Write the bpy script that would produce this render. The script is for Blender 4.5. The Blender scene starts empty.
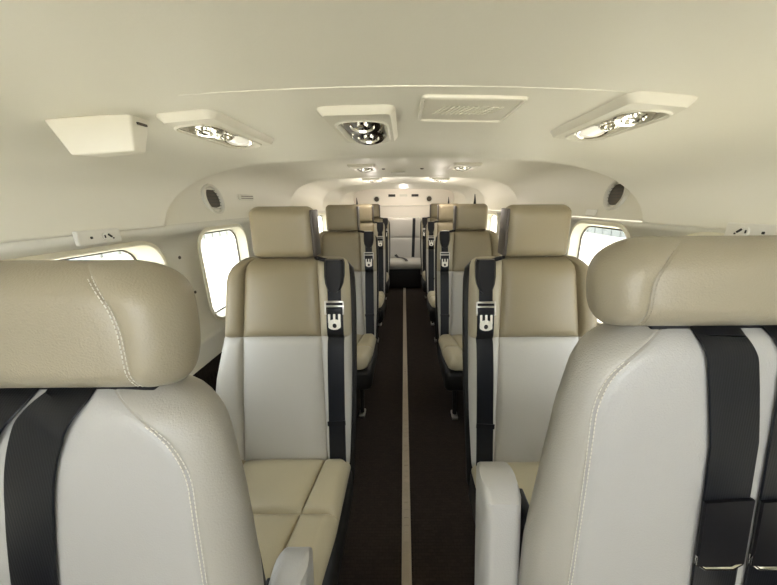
import bpy, bmesh, math, random
from mathutils import Vector, Matrix
random.seed(4)
PI = math.pi
COL = bpy.context.scene.collection
EYE = 1.25

# ------------------------------------------------------------------ materials
def mat(name, col, rough=0.5, metal=0.0, noise=0.0, nscale=40, bump=0.0, bscale=300, spec=0.5, coat=0.0):
    m = bpy.data.materials.new(name); m.use_nodes = True
    nt = m.node_tree; b = nt.nodes['Principled BSDF']
    b.inputs['Base Color'].default_value = (*col, 1)
    b.inputs['Roughness'].default_value = rough
    b.inputs['Metallic'].default_value = metal
    b.inputs['Specular IOR Level'].default_value = spec
    b.inputs['Coat Weight'].default_value = coat
    tc = nt.nodes.new('ShaderNodeTexCoord')
    if noise:
        n = nt.nodes.new('ShaderNodeTexNoise'); n.inputs['Scale'].default_value = nscale
        n.inputs['Detail'].default_value = 4
        nt.links.new(tc.outputs['Object'], n.inputs['Vector'])
        r = nt.nodes.new('ShaderNodeMix'); r.data_type = 'RGBA'
        r.inputs[6].default_value = (*[c * (1 - noise) for c in col], 1)
        r.inputs[7].default_value = (*[min(1, c * (1 + noise)) for c in col], 1)
        nt.links.new(n.outputs['Fac'], r.inputs[0]); nt.links.new(r.outputs[2], b.inputs['Base Color'])
    if bump:
        n = nt.nodes.new('ShaderNodeTexNoise'); n.inputs['Scale'].default_value = bscale
        n.inputs['Detail'].default_value = 3
        nt.links.new(tc.outputs['Object'], n.inputs['Vector'])
        bp = nt.nodes.new('ShaderNodeBump'); bp.inputs['Strength'].default_value = bump
        bp.inputs['Distance'].default_value = 0.002
        nt.links.new(n.outputs['Fac'], bp.inputs['Height']); nt.links.new(bp.outputs['Normal'], b.inputs['Normal'])
    return m

M = {}
M['liner'] = mat('headliner_vinyl', (0.84, 0.815, 0.72), 0.5, noise=0.03, nscale=2.5, bump=0.1, bscale=160)
M['wall'] = mat('wall_panel', (0.72, 0.70, 0.62), 0.55, noise=0.05, nscale=6)
M['plastic'] = mat('cream_plastic', (0.76, 0.73, 0.63), 0.4)
M['frame'] = mat('window_frame_plastic', (0.78, 0.74, 0.60), 0.4)
M['taupe'] = mat('taupe_leather', (0.275, 0.23, 0.148), 0.42, noise=0.06, nscale=6, bump=0.25, bscale=260)
M['cream'] = mat('cream_leather', (0.44, 0.422, 0.378), 0.40, noise=0.04, nscale=6, bump=0.22, bscale=260)
M['cush'] = mat('cushion_leather', (0.40, 0.35, 0.235), 0.42, noise=0.05, nscale=6, bump=0.25, bscale=260)
M['crew_head'] = mat('crew_headrest_leather', (0.285, 0.25, 0.18), 0.40, noise=0.05, nscale=9, bump=0.3, bscale=420)
M['crew_back'] = mat('crew_back_leather', (0.375, 0.368, 0.352), 0.38, noise=0.03, nscale=9, bump=0.28, bscale=420)
M['crew_side_shaded'] = mat('crew_side_shaded_leather', (0.335, 0.32, 0.285), 0.40, noise=0.03, nscale=9, bump=0.28, bscale=420)  # crew leather in a darker tone: shading of the seat sides put into colour
M['side'] = mat('dark_brown_leather', (0.07, 0.055, 0.045), 0.4)
M['strip'] = mat('bolster_leather', (0.40, 0.355, 0.26), 0.42, bump=0.2, bscale=260)
M['thread'] = mat('stitch_thread', (0.66, 0.63, 0.55), 0.7)
M['black'] = mat('black_plastic', (0.007, 0.007, 0.009), 0.4, spec=0.3)
M['shell'] = mat('dark_seat_shell', (0.012, 0.011, 0.010), 0.5, spec=0.3)
M['steel'] = mat('brushed_steel', (0.62, 0.60, 0.56), 0.28, 1.0)
M['chrome'] = mat('chrome', (0.85, 0.84, 0.80), 0.10, 1.0)
M['white'] = mat('white_plastic', (0.82, 0.80, 0.74), 0.4)
M['dark'] = mat('dark_recess', (0.03, 0.028, 0.025), 0.6)
M['mesh'] = mat('speaker_mesh', (0.09, 0.075, 0.055), 0.6)
M['concrete'] = mat('apron_concrete', (0.53, 0.495, 0.40), 0.9, noise=0.12, nscale=0.8)
M['hangar'] = mat('hangar_cladding', (0.20, 0.21, 0.19), 0.7, noise=0.05, nscale=0.5)
M['red'] = mat('red_paint', (0.30, 0.06, 0.05), 0.6)
M['grey'] = mat('grey_paint', (0.22, 0.25, 0.30), 0.6)
M['blue'] = mat('blue_paint', (0.06, 0.11, 0.20), 0.6)
M['back'] = mat('bulkhead_panel', (0.88, 0.82, 0.73), 0.5)

def webbing():
    m = mat('black_webbing', (0.004, 0.005, 0.008), 0.38, spec=0.35)
    nt = m.node_tree; b = nt.nodes['Principled BSDF']
    tc = nt.nodes.new('ShaderNodeTexCoord'); w = nt.nodes.new('ShaderNodeTexWave')
    w.wave_type = 'BANDS'; w.bands_direction = 'X'; w.inputs['Scale'].default_value = 90
    w.inputs['Distortion'].default_value = 0.3
    nt.links.new(tc.outputs['Object'], w.inputs['Vector'])
    w2 = nt.nodes.new('ShaderNodeTexWave'); w2.bands_direction = 'Z'; w2.inputs['Scale'].default_value = 260
    nt.links.new(tc.outputs['Object'], w2.inputs['Vector'])
    ad = nt.nodes.new('ShaderNodeMath'); ad.operation = 'ADD'
    nt.links.new(w.outputs['Fac'], ad.inputs[0]); nt.links.new(w2.outputs['Fac'], ad.inputs[1])
    bp = nt.nodes.new('ShaderNodeBump'); bp.inputs['Strength'].default_value = 0.12; bp.inputs['Distance'].default_value = 0.001
    nt.links.new(ad.outputs[0], bp.inputs['Height']); nt.links.new(bp.outputs['Normal'], b.inputs['Normal'])
    return m
M['web'] = webbing()

def carpet():
    m = mat('dark_brown_carpet', (0.028,0.021,0.017), 0.95, spec=0.1)
    nt = m.node_tree; b = nt.nodes['Principled BSDF']
    tc = nt.nodes.new('ShaderNodeTexCoord')
    n = nt.nodes.new('ShaderNodeTexNoise'); n.inputs['Scale'].default_value = 120; n.inputs['Detail'].default_value = 6
    nt.links.new(tc.outputs['Object'], n.inputs['Vector'])
    br = nt.nodes.new('ShaderNodeTexBrick'); br.inputs['Scale'].default_value = 22
    br.inputs['Color1'].default_value = (0.030, 0.023, 0.018, 1); br.inputs['Color2'].default_value = (0.024, 0.018, 0.015, 1)
    br.inputs['Mortar'].default_value = (0.018, 0.014, 0.012, 1); br.inputs['Mortar Size'].default_value = 0.015
    nt.links.new(tc.outputs['Object'], br.inputs['Vector'])
    mx = nt.nodes.new('ShaderNodeMix'); mx.data_type = 'RGBA'; mx.blend_type = 'MULTIPLY'; mx.inputs[0].default_value = 0.6
    nt.links.new(br.outputs['Color'], mx.inputs[6])
    cr = nt.nodes.new('ShaderNodeValToRGB'); cr.color_ramp.elements[0].color = (.5, .5, .5, 1); cr.color_ramp.elements[1].color = (1.4, 1.4, 1.4, 1)
    nt.links.new(n.outputs['Fac'], cr.inputs[0]); nt.links.new(cr.outputs[0], mx.inputs[7])
    nt.links.new(mx.outputs[2], b.inputs['Base Color'])
    bp = nt.nodes.new('ShaderNodeBump'); bp.inputs['Strength'].default_value = 0.6; bp.inputs['Distance'].default_value = 0.004
    nt.links.new(n.outputs['Fac'], bp.inputs['Height']); nt.links.new(bp.outputs['Normal'], b.inputs['Normal'])
    return m
M['carpet'] = carpet()

def glass():
    m = bpy.data.materials.new('tinted_window_acrylic'); m.use_nodes = True
    nt = m.node_tree; nt.nodes.clear()
    o = nt.nodes.new('ShaderNodeOutputMaterial'); mx = nt.nodes.new('ShaderNodeMixShader')
    t = nt.nodes.new('ShaderNodeBsdfTransparent'); t.inputs['Color'].default_value = (0.72, 0.73, 0.74, 1)
    g = nt.nodes.new('ShaderNodeBsdfGlossy'); g.inputs['Roughness'].default_value = 0.03
    mx.inputs[0].default_value = 0.04
    nt.links.new(t.outputs[0], mx.inputs[1]); nt.links.new(g.outputs[0], mx.inputs[2])
    nt.links.new(mx.outputs[0], o.inputs['Surface'])
    return m
M['glass'] = glass()

def lens():
    m = bpy.data.materials.new('reading_lamp_lens'); m.use_nodes = True
    b = m.node_tree.nodes['Principled BSDF']
    b.inputs['Base Color'].default_value = (0.9, 0.88, 0.8, 1); b.inputs['Roughness'].default_value = 0.15
    b.inputs['Emission Color'].default_value = (1, 0.95, 0.85, 1); b.inputs['Emission Strength'].default_value = 0.15
    return m
M['lens'] = lens()

# ------------------------------------------------------------------ helpers
def link(name, bm, mats, parent=None, smooth=True, angle=40, loc=None):
    bmesh.ops.remove_doubles(bm, verts=bm.verts, dist=1e-6)
    bmesh.ops.recalc_face_normals(bm, faces=bm.faces)
    me = bpy.data.meshes.new(name); bm.to_mesh(me); bm.free()
    for m in (mats if isinstance(mats, (list, tuple)) else [mats]): me.materials.append(m)
    if smooth:
        me.shade_smooth()
        me.set_sharp_from_angle(angle=math.radians(angle))
    o = bpy.data.objects.new(name, me); COL.objects.link(o)
    if parent is not None: o.parent = parent
    if loc is not None: o.location = loc
    return o

def tag(o, label, cat=None, group=None, kind=None):
    if label: o['label'] = label
    if cat: o['category'] = cat
    if group: o['group'] = group
    if kind: o['kind'] = kind
    return o

def empty(name, loc, rz=0):
    o = bpy.data.objects.new(name, None); o.empty_display_size = 0.05
    COL.objects.link(o); o.location = loc; o.rotation_euler = (0, 0, rz)
    return o

def copy_tree(o, parent=None):
    c = o.copy(); COL.objects.link(c)
    if parent is not None: c.parent = parent
    for ch in list(o.children): copy_tree(ch, c)
    return c

def box(bm, c, s, bev=0.0, rot=None, mi=0, seg=3):
    r = bmesh.ops.create_cube(bm, size=1.0)
    vs = r['verts']
    bmesh.ops.scale(bm, vec=s, verts=vs)
    if bev:
        es = list({e for v in vs for e in v.link_edges})
        rr = bmesh.ops.bevel(bm, geom=es, offset=bev, segments=seg, profile=0.5, affect='EDGES')
        vs = list({v for f in rr['faces'] for v in f.verts} | {v for v in vs if v.is_valid})
        allv = set(vs); stack = list(vs)
        while stack:
            v = stack.pop()
            for e in v.link_edges:
                w = e.other_vert(v)
                if w not in allv: allv.add(w); stack.append(w)
        vs = list(allv)
    if rot is not None: bmesh.ops.rotate(bm, cent=(0, 0, 0), matrix=rot, verts=vs)
    bmesh.ops.translate(bm, vec=c, verts=vs)
    for f in {f for v in vs for f in v.link_faces}: f.material_index = mi
    return vs

def tube(bm, pts, r, n=8, cap=True, mi=0):
    pts = [Vector(p) for p in pts]; rings = []
    up = Vector((0, 0, 1))
    for i, p in enumerate(pts):
        d = (pts[min(i + 1, len(pts) - 1)] - pts[max(i - 1, 0)]).normalized()
        a = d.cross(up) if abs(d.dot(up)) < 0.95 else d.cross(Vector((1, 0, 0)))
        a.normalize(); b = d.cross(a).normalized()
        rr = r[i] if isinstance(r, (list, tuple)) else r
        rings.append([bm.verts.new(p + a * rr * math.cos(2 * PI * k / n) + b * rr * math.sin(2 * PI * k / n)) for k in range(n)])
    fs = []
    for i in range(len(rings) - 1):
        for k in range(n):
            fs.append(bm.faces.new((rings[i][k], rings[i][(k + 1) % n], rings[i + 1][(k + 1) % n], rings[i + 1][k])))
    if cap:
        fs.append(bm.faces.new(rings[0])); fs.append(bm.faces.new(rings[-1][::-1]))
    for f in fs: f.material_index = mi

def lathe(bm, prof, mtx, n=28, mi=0, close=True):
    rings = []
    for r, h in prof:
        rings.append([bm.verts.new(mtx @ Vector((r * math.cos(2 * PI * k / n), r * math.sin(2 * PI * k / n), h))) for k in range(n)])
    fs = []
    for i in range(len(rings) - 1):
        for k in range(n):
            fs.append(bm.faces.new((rings[i][k], rings[i][(k + 1) % n], rings[i + 1][(k + 1) % n], rings[i + 1][k])))
    if close:
        fs.append(bm.faces.new(rings[0])); fs.append(bm.faces.new(rings[-1]))
    for f in fs: f.material_index = mi

def rounded(w, h, r, n=6, cx=0, cy=0):
    pts = []
    for (sx, sy, a0) in ((1, 1, 0), (-1, 1, 90), (-1, -1, 180), (1, -1, 270)):
        for i in range(n + 1):
            a = math.radians(a0 + 90 * i / n)
            pts.append((cx + sx * (w / 2 - r) + r * math.cos(a), cy + sy * (h / 2 - r) + r * math.sin(a)))
    return pts

def prism_loops(bm, loops, mtx, cap_first=True, cap_last=True, mi=0):
    """loops: list of (pts2d, height); skins consecutive loops of equal count"""
    rs = [[bm.verts.new(mtx @ Vector((x, y, h))) for x, y in pts] for pts, h in loops]
    n = len(rs[0]); fs = []
    for a, b in zip(rs[:-1], rs[1:]):
        for k in range(n):
            fs.append(bm.faces.new((a[k], a[(k + 1) % n], b[(k + 1) % n], b[k])))
    if cap_first: fs.append(bm.faces.new(rs[0]))
    if cap_last: fs.append(bm.faces.new(rs[-1]))
    for f in fs: f.material_index = mi

def cl(a, b, n):
    return [a + (b - a) * (1 - math.cos(PI * i / n)) / 2 for i in range(n + 1)]

class Slab:
    """An upholstered pad: x across, z along, thickness along y, front faces -y."""
    def __init__(s, bps, z0, z1, tf, tb, rx=0.03, rz=0.03, zseams=(), bulge=0.008, dent=0.006, dw=0.005,
                 corner=(0.03, 0.03, 0.03, 0.03), wrap=None, xf=None, nx=12, nz=14, seam_on=None):
        s.__dict__.update(locals())
    def cuts(s, z):
        b = list(s.bps(z)); L, R = b[0], b[-1]
        bl, br, tl, tr = s.corner
        def ins(d, r):
            return 0 if d >= r or r <= 0 else r - math.sqrt(max(0, r * r - (r - d) ** 2))
        l = L + max(ins(z - s.z0, bl), ins(s.z1 - z, tl)); r = R - max(ins(z - s.z0, br), ins(s.z1 - z, tr))
        # squeeze the seam lines with the outline
        out = [l + (x - L) * (r - l) / (R - L) for x in b]
        return out
    @staticmethod
    def e(d, r):
        return 1.0 if d >= r else math.sqrt(max(0.0, 1 - (1 - d / r) ** 2))
    def fy(s, x, z, back=False):
        c = s.cuts(z); L, R = c[0], c[-1]
        rx = min(s.rx, (R - L) / 2)
        e = s.e(max(0, min(x - L, R - x)), rx) * s.e(max(0, min(z - s.z0, s.z1 - z)), s.rz)
        zz = [s.z0] + list(s.zseams) + [s.z1]
        w = s.wrap(x, z) if s.wrap else 0
        if back: return s.tb * e + w
        bx = bz = 0
        for a, b in zip(c[:-1], c[1:]):
            if a <= x <= b and b > a:
                t = (x - a) / (b - a); bx = 1 - (2 * t - 1) ** 4
        for a, b in zip(zz[:-1], zz[1:]):
            if a <= z <= b: t = (z - a) / (b - a); bz = 1 - (2 * t - 1) ** 4
        d = 0
        for k in c[1:-1]: d = max(d, math.exp(-((x - k) / s.dw) ** 2))
        for i, k in enumerate(s.zseams): d = max(d, math.exp(-((z - k) / s.dw) ** 2))
        return -(s.tf + s.bulge * bx * bz - s.dent * d) * e + w
    def pt(s, x, z, off=0.0, back=False):
        y = s.fy(x, z, back) - off
        v = Vector((x, y, z))
        return s.xf(v) if s.xf else v
    def build(s, bm, matfn=None):
        zz = [s.z0] + list(s.zseams) + [s.z1]; rows = []
        for a, b in zip(zz[:-1], zz[1:]):
            c = cl(a, b, s.nz); rows += c if not rows else c[1:]
        F, B = [], []
        for z in rows:
            c = s.cuts(z); xs = []
            for a, b in zip(c[:-1], c[1:]):
                q = cl(a, b, s.nx); xs += q if not xs else q[1:]
            F.append([(x, bm.verts.new(s.pt(x, z))) for x in xs])
            B.append([(x, bm.verts.new(s.pt(x, z, back=True))) for x in xs])
        for G, inv in ((F, 0), (B, 1)):
            for j in range(len(rows) - 1):
                for i in range(len(G[0]) - 1):
                    q = [G[j][i][1], G[j][i + 1][1], G[j + 1][i + 1][1], G[j + 1][i][1]]
                    if inv: q = q[::-1]
                    try: f = bm.faces.new(q)
                    except ValueError: continue
                    if matfn: f.material_index = matfn((G[j][i][0] + G[j][i + 1][0]) / 2, (rows[j] + rows[j + 1]) / 2, inv)
        return s

def stitch(bm, slab, path, off=0.0, r=0.0011, dash=0.006, gap=0.003):
    """dashed thread laid along path (x,z) on the slab front"""
    pts = [slab.pt(x + off, z, 0.0002) for x, z in path]
    L = 0; seg = []
    cur = [pts[0]]; drawing = True; acc = 0
    for a, b in zip(pts[:-1], pts[1:]):
        d = (b - a).length
        if d < 1e-7: continue
        t = 0
        while t < d:
            lim = dash if drawing else gap
            step = min(d - t, lim - acc); t += step; acc += step
            p = a.lerp(b, t / d)
            if drawing: cur.append(p)
            if acc >= lim - 1e-9:
                if drawing and len(cur) > 1: tube(bm, cur, r, 5)
                drawing = not drawing; acc = 0; cur = [p]
    return bm

def ribbon(bm, pts, w, t=0.0025, side=None, mi=0):
    """strap through pts (Vector); pts may be (centre, halfwidth vector) """
    n = len(pts); prev = None
    ring = []
    for i, p in enumerate(pts):
        p = Vector(p); d = (Vector(pts[min(i + 1, n - 1)]) - Vector(pts[max(0, i - 1)])).normalized()
        sx = side or Vector((1, 0, 0)); sx = (sx - d * sx.dot(d)).normalized()
        nrm = sx.cross(d).normalized()
        ww = w[i] if isinstance(w, (list, tuple)) else w
        e = 0.0012
        loop = [(-ww / 2, 0), (-ww / 2 + e, t / 2), (ww / 2 - e, t / 2), (ww / 2, 0), (ww / 2 - e, -t / 2), (-ww / 2 + e, -t / 2)]
        ring.append([bm.verts.new(p + sx * a + nrm * b) for a, b in loop])
    fs = []
    for a, b in zip(ring[:-1], ring[1:]):
        for k in range(6): fs.append(bm.faces.new((a[k], a[(k + 1) % 6], b[(k + 1) % 6], b[k])))
    fs.append(bm.faces.new(ring[0])); fs.append(bm.faces.new(ring[-1]))
    for f in fs: f.material_index = mi

def lerp_tab(tab, z):
    if z <= tab[0][0]: return tab[0][1]
    for (a, va), (b, vb) in zip(tab[:-1], tab[1:]):
        if z <= b:
            t = (z - a) / (b - a); t = t * t * (3 - 2 * t) if False else t
            return va + (vb - va) * t
    return tab[-1][1]

# ------------------------------------------------------------------ cabin shell
Y0, Y1 = -0.55, 5.35
def crom(P, n):
    out = []
    for i in range(len(P) - 1):
        p0 = P[max(0, i - 1)]; p1 = P[i]; p2 = P[i + 1]; p3 = P[min(len(P) - 1, i + 2)]
        for k in range(n):
            t = k / n
            out.append(tuple(0.5 * ((2 * b) + (-a + c) * t + (2 * a - 5 * b + 4 * c - d) * t * t + (-a + 3 * b - 3 * c + d) * t ** 3)
                             for a, b, c, d in zip(p0, p1, p2, p3)))
    out.append(tuple(P[-1])); return out
# x, z, bay dx, bay dz, sweep
HALF = [(0.798, 1.180, 0.002, 0.0, -0.43), (0.803, 1.245, 0.034, 0.0, -0.38), (0.788, 1.310, 0.058, 0.022, -0.31),
        (0.735, 1.365, 0.064, 0.055, -0.22), (0.620, 1.408, 0.024, 0.052, -0.13), (0.400, 1.432, 0.0, 0.036, -0.05),
        (0.200, 1.441, 0.0, 0.030, -0.012), (0.0, 1.445, 0.0, 0.028, 0.0)]
prof = crom(HALF, 7)
full = [(-x, z, -dx, dz, s) for x, z, dx, dz, s in prof] + [(x, z, dx, dz, s) for x, z, dx, dz, s in prof[-2::-1]]
EDGES = [1.45, 2.55, 3.45, 4.40, Y1 + 0.5]
def bay(s):
    for a, b in zip(EDGES[:-1], EDGES[1:]):
        if a < s <= b:
            up = min(1, (s - a) / 0.012); L = b - a; t = (s - a) / L; last = b > Y1
            dn = 1 if t < 0.5 else 0.5 + 0.5 * math.cos(PI * (t - 0.5) / 0.5)
            lo = 0.35 if not last else 1.0; hi = 1.0 if a < 2 else 1.25
            prev_ = 0.0 if a < 2 else 0.35
            return prev_ + (hi - prev_) * up - (hi - lo) * (1 - dn)
    return 0
st = []
y = Y0
while y < 1.40: st.append(y); y += 0.06
for a, b in zip(EDGES[:-1], EDGES[1:]):
    st += [a - 0.08, a - 0.06, a - 0.045, a - 0.03, a - 0.02, a - 0.01, a, a + 0.002, a + 0.007, a + 0.013, a + 0.03]
    k = 16
    for i in range(1, k): st.append(a + 0.03 + (b - a - 0.05) * i / k)
st = sorted(x for x in st if x < Y1 + 0.45)
bm = bmesh.new(); G = []
for s in st:
    f = bay(s); row = []
    for x, z, dx, dz, sw in full:
        lip = 0
        for ed in EDGES[:-1]:
            if ed - 0.10 < s <= ed + 0.002: lip = 0.007 * (0.5 - 0.5 * math.cos(PI * min(1, (s - ed + 0.10) / 0.07)))
        seam = math.exp(-((s - 0.60) / 0.006) ** 2) * 0.003 if abs(x) < 0.40 else 0
        row.append(bm.verts.new((x + dx * f, s + sw * (1 if s < 1.6 else 0.8), z + dz * f + seam - lip * min(1, dz / 0.02))))
    G.append(row)
for a, b in zip(G[:-1], G[1:]):
    for i in range(len(a) - 1): bm.faces.new((a[i], a[i + 1], b[i + 1], b[i]))
o = link('ceiling', bm, M['liner'], angle=35); tag(o, 'arched cream headliner of the cabin', kind='structure')
# thickness outward so no light leaks through
md = o.modifiers.new('thick', 'SOLIDIFY'); md.thickness = 0.012; md.offset = 1
# raised joint bead across the forward headliner
bm = bmesh.new()
tube(bm, [(x, 0.60, 1.4445 - (abs(x) ** 2) * 0.07) for x in [i * 0.03 - 0.39 for i in range(27)]], 0.0018, 8)
tag(link('trim_1', bm, M['liner']), 'thin raised joint line running across the headliner', kind='structure')

# walls: planar window band, then a curved lower wall
WTOP, WBOT = 1.185, 0.72
def win_outline(ya, yb, za, zb, r, n=9):
    return rounded(yb - ya, zb - za, r, n, (ya + yb) / 2, (za + zb) / 2)
WIN = {-1: [(0.36, 0.985, 0.74, 1.135, 0.075), (1.175, 1.53, 0.775, 1.150, 0.075), (2.02, 2.38, 0.775, 1.150, 0.075),
            (2.82, 3.18, 0.775, 1.150, 0.075), (3.62, 3.98, 0.775, 1.150, 0.075), (4.42, 4.78, 0.775, 1.150, 0.075)],
       1: [(0.34, 0.93, 0.74, 1.160, 0.14), (1.065, 1.45, 0.775, 1.160, 0.085), (1.92, 2.28, 0.775, 1.150, 0.075),
           (2.62, 2.98, 0.775, 1.150, 0.075), (3.52, 3.88, 0.775, 1.150, 0.075), (4.42, 4.78, 0.775, 1.150, 0.075)]}
LOW = [(0.80, 0.72), (0.797, 0.60), (0.785, 0.45), (0.76, 0.30), (0.72, 0.15), (0.66, 0.0), (0.64, -0.03)]
wn = 0
for sd, nm in ((-1, 'left'), (1, 'right')):
    bm = bmesh.new()
    def loop(pts, x):
        vs = [bm.verts.new((x, a, b)) for a, b in pts]
        return [bm.edges.new((vs[i], vs[(i + 1) % len(vs)])) for i in range(len(vs))]
    es = loop([(Y0 - 0.5, WBOT), (Y1, WBOT), (Y1, WTOP), (Y0 - 0.5, WTOP)], sd * 0.80)
    for w in WIN[sd]: es += loop(win_outline(*w), sd * 0.80)
    bmesh.ops.triangle_fill(bm, use_beauty=True, edges=es)
    # faces inside the openings would be filled too by some fills: drop them
    for f in list(bm.faces):
        c = f.calc_center_median()
        for ya, yb, za, zb, r in WIN[sd]:
            if ya + 0.03 < c.y < yb - 0.03 and za + 0.03 < c.z < zb - 0.03 and all(
                    ya - .001 <= v.co.y <= yb + .001 and za - .001 <= v.co.z <= zb + .001 for v in f.verts):
                bm.faces.remove(f); break
    prev = None
    low = crom(LOW, 4)
    for x, z in low:
        cur = (bm.verts.new((sd * x, Y0 - 0.5, z)), bm.verts.new((sd * x, Y1, z)))
        if prev: bm.faces.new((prev[0], prev[1], cur[1], cur[0]))
        prev = cur
    for f in bm.faces:
        if f.calc_center_median().z < 0.62: f.material_index = 1
    o = link('wall_' + nm, bm, [M['wall'], M['carpet']], angle=30); tag(o, 'curved cabin wall on the %s with a row of windows' % nm, kind='structure')
    md = o.modifiers.new('thick', 'SOLIDIFY'); md.thickness = 0.01; md.offset = 1 if sd > 0 else 1
    for (ya, yb, za, zb, r) in WIN[sd]:
        wn += 1
        e = empty('window_%d' % wn, (sd * 0.80, (ya + yb) / 2, za)); tag(e, None, kind='structure')
        cy, cz = (ya + yb) / 2, (za + zb) / 2
        w, h = yb - ya, zb - za
        dp = 0.075 if ya < 0.5 else 0.042
        # local frame: x->Y, y->Z(from za), height->outward
        mt = Matrix(((0, 0, sd, 0), (1, 0, 0, 0), (0, 1, 0, h / 2), (0, 0, 0, 1)))
        bm = bmesh.new()
        R = lambda d: rounded(w + 2 * d, h + 2 * d, max(0.01, r + d), 9)
        prism_loops(bm, [(R(0.012), -0.001), (R(0.011), -0.005), (R(0.004), -0.008), (R(-0.002), -0.005), (R(-0.006), 0.012),
                         (R(-0.016), dp), (R(0.012), dp), (R(0.012), -0.001)], mt, False, False)
        link('window_frame', bm, M['frame'], e)
        bm = bmesh.new()
        prism_loops(bm, [(R(-0.012), dp + 0.004), (R(-0.012), dp + 0.010)], mt)
        link('window_pane', bm, M['glass'], e, smooth=False)
        bm = bmesh.new()   # thin dark gasket
        prism_loops(bm, [(R(-0.013), dp - 0.006), (R(-0.019), dp - 0.006), (R(-0.019), dp), (R(-0.013), dp), (R(-0.013), dp - 0.006)], mt, False, False)
        link('gasket', bm, M['mesh'], e)

bm = bmesh.new(); box(bm, (0, (Y0 - 0.5 + Y1) / 2, -0.02), (1.36, Y1 - Y0 + 0.5, 0.04))
tag(link('floor', bm, M['carpet'], smooth=False), 'dark brown carpeted cabin floor', kind='structure')
# centre seat track with its holes
bm = bmesh.new()
TW = 0.034
for sx in (-1, 1): box(bm, (sx * 0.0135, 2.2, 0.005), (0.008, 5.2, 0.010), 0.0015)
box(bm, (0, 2.2, 0.002), (TW, 5.2, 0.003))
for i in range(150):
    box(bm, (0, 0.0 + i * 0.032, 0.0045), (0.019, 0.012, 0.005))
tag(link('trim_2', bm, mat('track_metal', (0.34, 0.29, 0.22), 0.5, 0.3), smooth=False), 'pale metal track let into the middle of the floor', kind='structure')

# unseen cockpit end added to cut front light: windshield opening above a dark glareshield
bm = bmesh.new()
box(bm, (0, Y0 - 0.46, 0.52), (1.6, 0.05, 1.04), 0.01)
tag(link('wall_front', bm, M['shell']), 'unseen dark instrument panel end of the cockpit, added to cut the front light', kind='structure')
bm = bmesh.new(); box(bm, (0, Y0 - 0.46, 1.24), (0.05, 0.05, 0.42), 0.01)
tag(link('trim_4', bm, M['wall']), 'windshield centre post', kind='structure')
bm = bmesh.new(); box(bm, (0, Y0 - 0.35, 1.50), (1.7, 0.75, 0.05), 0.01)
tag(link('trim_5', bm, M['liner']), 'unseen cockpit roof behind the windshield, added to cut the front light', kind='structure')
# aft bulkhead
bm = bmesh.new()
vs = [(x, 0, z) for x, z, *_ in [(a + c * 0.5, b + d * .5 + 0.015, c, d, e) for a, b, c, d, e in full]]
ring = [(-0.84, 0)] + [(v[0] * 1.06, v[2] + 0.025) for v in vs] + [(0.84, 0)]
prism_loops(bm, [(ring, 0.0), (ring, 0.03)], Matrix(((1, 0, 0, 0), (0, 0, 1, Y1 - 0.03), (0, 1, 0, 0), (0, 0, 0, 1))))
tag(link('wall_back', bm, M['back'], smooth=False), 'pale aft bulkhead behind the last seat', kind='structure')
bm = bmesh.new(); box(bm, (0, Y1 - 0.045, 1.205), (1.15, 0.02, 0.012), 0.003); box(bm, (0, Y1 - 0.045, 0.62), (1.15, 0.02, 0.012), 0.003)
tag(link('trim_3', bm, M['wall']), 'rails across the aft bulkhead', kind='structure')

# ------------------------------------------------------------------ seats
def bevel_cyl(bm, c, axis, r, h, n=20, mi=0):
    z = Vector(axis).normalized(); q = z.to_track_quat('Z', 'Y').to_matrix().to_4x4()
    m = Matrix.Translation(c) @ q
    b = min(r, h) * 0.15
    lathe(bm, [(r - b, -h / 2), (r, -h / 2 + b), (r, h / 2 - b), (r - b, h / 2)], m, n, mi)

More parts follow.
